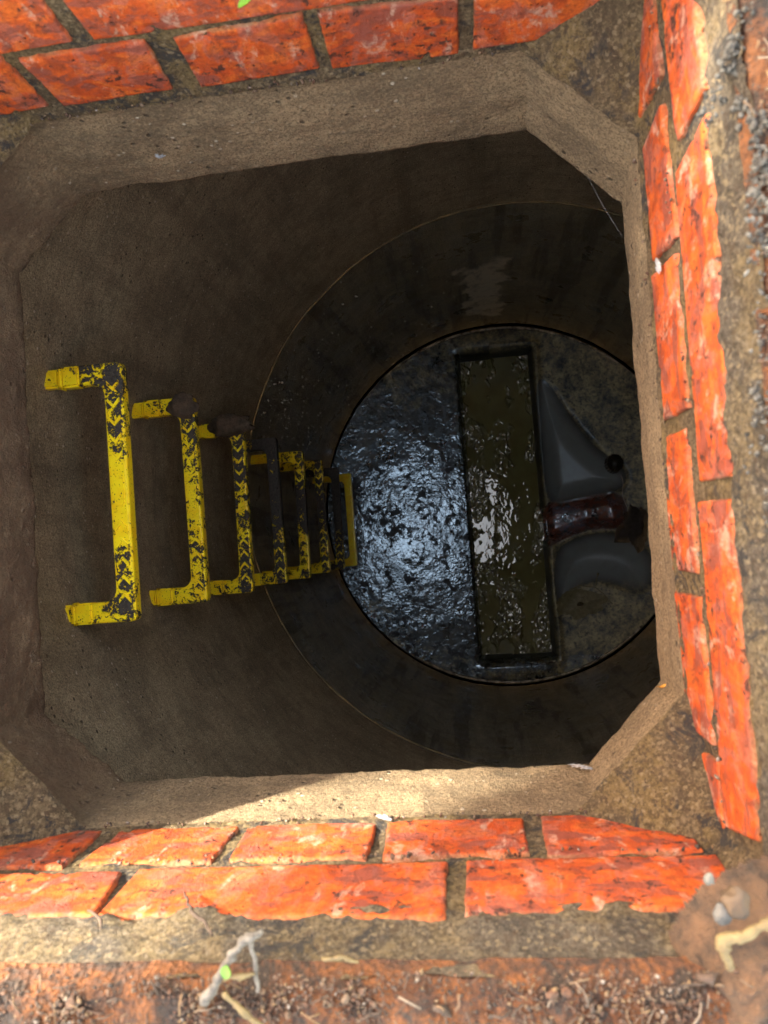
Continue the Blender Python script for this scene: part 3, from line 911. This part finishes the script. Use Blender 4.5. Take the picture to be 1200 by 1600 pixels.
# pale scum with a stringy strand
def patch(name, cx, cy, rx, ry, z, mat, label, cat, seed):
    V = []; F = []; n, m = 60, 10
    V.append(Vector((cx, cy, z + .006)))
    for j in range(1, m + 1):
        for i in range(n):
            th = 2 * math.pi * i / n
            rr = j / m * (1 + .35 * noise.fractal(Vector((math.cos(th) * 1.4 + seed, math.sin(th) * 1.4, 0)), .8, 2, 4))
            x = cx + rx * rr * math.cos(th); y = cy + ry * rr * math.sin(th)
            h = bh(x, y)[0] if True else 0
            V.append(Vector((x, y, BZ + h + .006 * (1 - (j / m) ** 2) + .0012 + fb((x, y, 0), 60, 3, seed) * .002)))
    V[0].z = BZ + bh(cx, cy)[0] + .008
    F += [(0, 1 + i, 1 + (i + 1) % n) for i in range(n)]
    F += [tuple(1 + q for q in f) for f in grid_faces(n, m, 0, True)]
    return tag(obj(name, V, F, mat), label, cat)
p = bp(905, 942, -.03)
patch('scum', p.x, p.y, .085, .055, 0, MSCUM, 'pale patch of scum on the lower right bench', 'scum', 4)
acc = Acc()
def surf_path(pix, dz=.006, k=8):
    out = []
    P_ = [bp(x, y) for x, y in pix]
    for i in range(len(P_) - 1):
        for j in range(k):
            q = P_[i].lerp(P_[i + 1], j / k); q.z = BZ + bh(q.x, q.y)[0] + dz + noise.noise(q * 40) * .003; out.append(q)
    return out
acc.tube(surf_path([(880, 930), (905, 915), (930, 918), (945, 930), (957, 945)]), .0022, 5)
acc.tube(surf_path([(930, 917), (932, 905), (936, 895)]), [.0018 + .003 * (1 if i > 12 else 0) for i in range(16)], 5)
acc.tube(surf_path([(890, 922), (912, 912), (925, 915)]), .0014, 5)
tag(acc.build('root_strand', MSCUM), 'thin pale branching root strand lying over the scum', 'root')

# ================================================================== small things near the rim
def web(c, r, n, label, normal, seed, stretch=(1, 1)):
    random.seed(seed); acc = Acc()
    nz_ = Vector(normal).normalized(); u = nz_.orthogonal().normalized(); v_ = nz_.cross(u)
    for k in range(n):
        a0, a1 = random.random() * 6.28, random.random() * 6.28
        p0 = Vector(c) + (u * math.cos(a0) * stretch[0] + v_ * math.sin(a0) * stretch[1]) * r * random.random()
        p1 = Vector(c) + (u * math.cos(a1) * stretch[0] + v_ * math.sin(a1) * stretch[1]) * r * random.uniform(.5, 1.1)
        m_ = (p0 + p1) / 2 + nz_ * random.uniform(.0004, .002)
        acc.tube([p0 + nz_ * .0008, m_, p1 + nz_ * .0006], random.uniform(.00012, .0004), 4)
    return tag(acc.build('cobweb', MWEB), label, 'cobweb', 'scraps of cobweb')
ny_, sy_, ex_ = (0, -1, 0), (0, 1, 0), (-1, 0, 0)
web(at(600, 1279, 'y', Y0 + .002), .0075, 46, 'white cobweb scrap under the middle of the sunlit bricks', sy_, 1, (1.2, .5))
web(at(907, 1199, 'y', Y0 + .003), .0095, 46, 'bluish cobweb on the slab edge near the lower right cut corner', sy_, 2, (1.3, .5))
web(at(105, 1288, 'y', Y0 + .002), .0085, 36, 'small cobweb at the foot of the shaded lower left bricks', sy_, 3, (1.2, .6))
web(at(1094, 1292, 'z', Z(.56)), .007, 40, 'cobweb tuft in the corner where two brick sides meet', (0, .3, 1), 4)
web(at(250, 242, 'y', Y1 - .004), .0048, 24, 'tiny cobweb on the slab face below the shaded bricks', ny_, 5)
web(at(1030, 415, 'x', X1 - .003), .008, 40, 'white cobweb in a brick joint on the right side', ex_, 6, (.6, 1.2))
random.seed(99)
def thread(name, a, b, r, label, sag=.004):
    acc = Acc(); a, b = Vector(a), Vector(b)
    acc.tube([a.lerp(b, t / 10) - Vector((0, 0, sag * math.sin(math.pi * t / 10))) for t in range(11)], r, 4)
    tag(acc.build(name, MWEB), label, 'cobweb')
thread('cobweb_thread', at(918, 275, 'z', Z(.742)), at(972, 368, 'z', Z(.745)), .00011, 'single silk thread across the upper right cut corner')
thread('cobweb_thread', at(965, 700, 'z', BZ + .1), at(1012, 672, 'z', BZ + .35), .0006, 'single silk thread running from the black plug to the shaft wall')

def stem(name, pts, rad, mat, label, cat, jitter=.0012, n=7, parent=None):
    acc = Acc(); P_ = []; Rr = []
    pts = [Vector(p) for p in pts]
    for i in range(len(pts) - 1):
        for k in range(8):
            t = k / 8; q = pts[i].lerp(pts[i + 1], t)
            P_.append(q + Vector((noise.noise(q * 170), noise.noise(q * 170 + Vector((9, 0, 0))), noise.noise(q * 170 + Vector((0, 7, 0))))) * jitter)
            r = rad[i] * (1 - t) + rad[i + 1] * t; Rr.append(r * (1 + .55 * noise.noise(q * 420)))
    P_.append(pts[-1]); Rr.append(rad[-1])
    acc.tube(P_, Rr, n)
    o = acc.build(name, mat, parent)
    if label: tag(o, label, cat)
    return o
zr = Z(D_RIM) + .012
def g(px, py, z=None): return at(px, py, 'z', zr if z is None else z)
stem('twig', [g(1215, 1437, zr + .012), g(1160, 1462, zr + .012), g(1128, 1470, zr + .010), g(1132, 1490, zr + .008), g(1143, 1513, zr + .005)], [.0026, .0024, .0031, .0021, .0019], MTWIG, 'pale yellow hooked twig at the lower right corner of the rim', 'twig', .0012, 10)
stem('dead_stem', [g(318, 1566, zr), g(345, 1520, zr + .002), g(372, 1480, zr + .005), g(388, 1466, zr + .006), g(408, 1456, zr + .008)], [.0028, .0022, .0019, .0025, .0014], MPALE, 'white flaky dead stem lying on the sunny lower rim', 'twig', .0018, 9)
stem('dead_stem', [g(388, 1466, zr + .006), g(399, 1500, zr + .002), g(402, 1550, zr)], [.0016, .0013, .0010], MPALE, 'thin pinkish dead stalk beside the white flaky stem', 'twig')
stem('straw', [g(350, 1552, zr + .004), g(380, 1580, zr + .006), g(420, 1612, zr + .006)], [.0013, .0017, .0009], MSTRAW, 'bright yellow green straw blade below the white dead stem', 'straw')
stem('straw', [g(348, 1532, zr + .002), g(372, 1526, zr + .004), g(398, 1522, zr + .003)], [.0011, .0017, .0008], MSTRAW, 'short tan straw lying flat beside the small green sprout', 'straw')
stem('straw', [g(505, 1500, zr), g(530, 1497, zr + .002), g(560, 1503, zr)], [.0008, .0014, .0008], MSTRAW, 'tiny curved straw chip near the middle of the lower rim', 'straw')
yv = Y0 + .006
stem('rootlet', [at(288, 1395, 'y', Y0 + .004), at(300, 1424, 'y', Y0 + .010), at(318, 1440, 'y', Y0 + .006), at(332, 1462, 'y', Y0)], [.0007, .0011, .0012, .0007], MROOT, 'dark forked rootlet hanging over the upper sunlit brick', 'root')
stem('rootlet', [at(140, 1422, 'y', Y0 + .003), at(156, 1436, 'y', Y0 + .006), at(158, 1452, 'y', Y0 + .002)], [.0006, .0011, .0007], MROOT, 'short dark rootlet below the gap between the lower left bricks', 'root')
# grey scaly roots on the right rim
pts = [at(x, y, 'z', Z(d)) for x, y, d in ((1188, -20, .40), (1152, 60, .405), (1140, 100, .41), (1158, 160, .412), (1172, 175, .405), (1185, 230, .40), (1182, 300, .40), (1200, 380, .40), (1190, 520, .41), (1196, 640, .41))]
acc = Acc()
for i in range(len(pts) - 1):
    for k in range(70):
        c_ = pts[i].lerp(pts[i + 1], k / 26) + Vector((random.gauss(0, .0022), random.gauss(0, .0022), random.gauss(0, .0014)))
        if noise.noise(c_ * 60) < -.25: continue
        grain(c_, random.uniform(.0007, .0022), .5, ICO1, .8)
tag(acc.build('scaly_root', MSEAL), 'grey green crusty root winding along the upper right rim', 'root')
# small leaves
def leaf(name, c, L, W, rot, mat, label, cat, curl=.2):
    V = []; n = 9
    for i in range(n + 1):
        t = i / n; w_ = W * math.sin(math.pi * min(1, t * .92 + .04)) ** .8
        z = curl * L * (t - .5) ** 2
        V += [Vector((-w_, t * L, z + w_ * .3)), Vector((0, t * L, z)), Vector((w_, t * L, z + w_ * .3))]
    F = grid_faces(3, n + 1)
    b = len(V); V += [q - Vector((0, 0, .0003)) for q in V[:b]]
    F += [tuple(b + i for i in f[::-1]) for f in F]
    o = obj(name, V, F, mat, None, True, {'val': [random.random() * .4 for _ in V]})
    o.location = c; o.rotation_euler = rot
    return tag(o, label, cat)
leaf('leaf', at(394, -8, 'y', Y1 - .045), .013, .0036, (.3, .3, 2.6), MGREEN, 'small bright green leaf hanging at the top over the shaded bricks', 'leaf')
stem('stalk', [at(372, -60, 'y', Y1 - .03), at(386, -30, 'y', Y1 - .04), at(396, -6, 'y', Y1 - .045)], [.0009, .0008, .0006], MGREEN, 'thin green stalk that carries the bright leaf at the top', 'stalk', .0005)
leaf('sprout', g(352, 1528, zr + .004), .010, .0028, (.4, 0, -.3), MGREEN, 'tiny green sprout between the white stem and the straw', 'sprout')
leaf('dry_leaf_scrap', at(1041, 1072, 'x', X1 + .004) , .009, .0022, (1.1, 1.2, 2.8), simple('amber_leaf', (.55, .26, .04), .6), 'orange dry leaf scrap stuck above the lower right cut corner', 'leaf', .9)
# pebbles in the corner
for (px, py, r, lab, mt) in ((1150, 1412, .0064, 'rounded tan pebble in the lower right corner of the rim', simple('tan_pebble', (.07, .043, .022), .7, (.045, .032, .024), 90)),
                             (1128, 1428, .0040, 'small grey pebble left of the tan pebble', simple('grey_pebble', (.08, .08, .08), .7, (.03, .03, .03), 90)),
                             (1108, 1374, .0026, 'tiny pale pebble at the end of the long lower brick', simple('pale_pebble', (.10, .10, .09), .6))):
    lump('pebble', at(px, py, 'z', zr - .008), (r, r * 1.2, r * .75), mt, lab, 'pebble', px, ICO3, None, .35)
# mound of dirt in that corner
V = []; n = 150
c0 = at(1165, 1425, 'z', Z(.425))
for j in range(n + 1):
    for i in range(n + 1):
        x = c0.x - .05 + .16 * i / n; y = c0.y - .11 + .155 * j / n
        d = math.hypot((x - c0.x - .02) / .060, (y - c0.y + .035) / .058)
        q = Vector((x, y, 0))
        V.append(Vector((x, y, Z(.425) + .034 * sm(1.12, .35, d + .25 * fb(q, 22, 3, 5)) - .030 * sm(.9, 1.2, d) + fb(q, 60, 4, 4) * .004 + fb(q, 190, 3, 4) * .0015)))
F = [f for f in grid_faces(n + 1, n + 1) if V[f[0]].z > Z(.425) - .008]
tag(obj('dirt_mound', V, F, simple('rusty_dirt', (.10, .055, .030), .95, (.025, .018, .014), 60, 1.0, .006)), 'rusty brown heap of dirt filling the lower right corner of the rim', 'dirt')

# ================================================================== unseen branch added up-sun, its leaves placed to shade the bricks and shaft
br = empty('shade_tree', (-4.6, 3.4, 0))
tag(br, 'leafy tree added out of view to shade the bricks and shaft', 'shade_tree')
def kidw(o): return kid(o, br)
T = 4.6
def up(u, v, t=T):            # a point up-sun of (u, v) on the level of the slab top
    return Vector((u, v, Z(.6))) - SUN * t
acc = Acc(); random.seed(5)
cnt = 0
while cnt < 6000:
    u, v = random.uniform(-.85, .70), random.uniform(-.62, .75)
    pr = 0.0
    if -.60 < u < .10 and -.10 < v < .45: pr = 1.0
    elif u <= -.60 or v >= .45: pr = .35
    elif .10 <= u < .40 and v >= .10: pr = .30
    if -.02 < u < .60 and -.75 < v < .08: pr = .92
    if u < -.02 and v < -.10: pr = .0
    # break into clumps
    if pr < 1 and fb((u, v, 0), 9, 3, 2) < -.30 + (.92 - pr) * .30: pr *= .12
    if random.random() > pr: continue
    cnt += 1
    c = up(u, v, T + random.uniform(-.35, .5))
    L = random.uniform(.055, .09); W = L * .28
    R_ = Euler((random.uniform(-.9, .9), random.uniform(-.9, .9), random.random() * 6.28)).to_matrix()
    q = [(0, 0, 0), (-W, L * .4, .004), (0, L, -.006), (W, L * .4, .004)]
    val = random.random()
    acc.add([c + R_ @ Vector(x) for x in q], [(0, 1, 2), (0, 2, 3)], val)
kidw(acc.build('crown', MTREE, None, False))
acc = Acc(); top = up(-.3, .4, T + .1)
root = Vector((-4.6, 3.4, -.05))
P_ = [root, root + Vector((.05, -.05, .7)), root + Vector((.2, -.15, 1.35)), root.lerp(top, .55) + Vector((0, 0, .6)), top + Vector((-.25, .2, .12)), top]
pp = []
for i in range(len(P_) - 1):
    for k in range(8): pp.append(P_[i].lerp(P_[i + 1], k / 8) + Vector((noise.noise(P_[i] * k), 0, 0)) * .01)
acc.tube(pp, [.075 * (1 - i / len(pp)) + .006 for i in range(len(pp))], 10)
for k in range(26):
    s = pp[random.randint(14, len(pp) - 1)]
    e = up(random.uniform(-.9, .5), random.uniform(-.5, 1.0), T + random.uniform(-.2, .3))
    if (-.55 < (e.x) < 2) and False: continue
    acc.tube([s, s.lerp(e, .5) + Vector((0, 0, .06)), e], [.009, .006, .003], 5)
kidw(acc.build('trunk', MBARK))
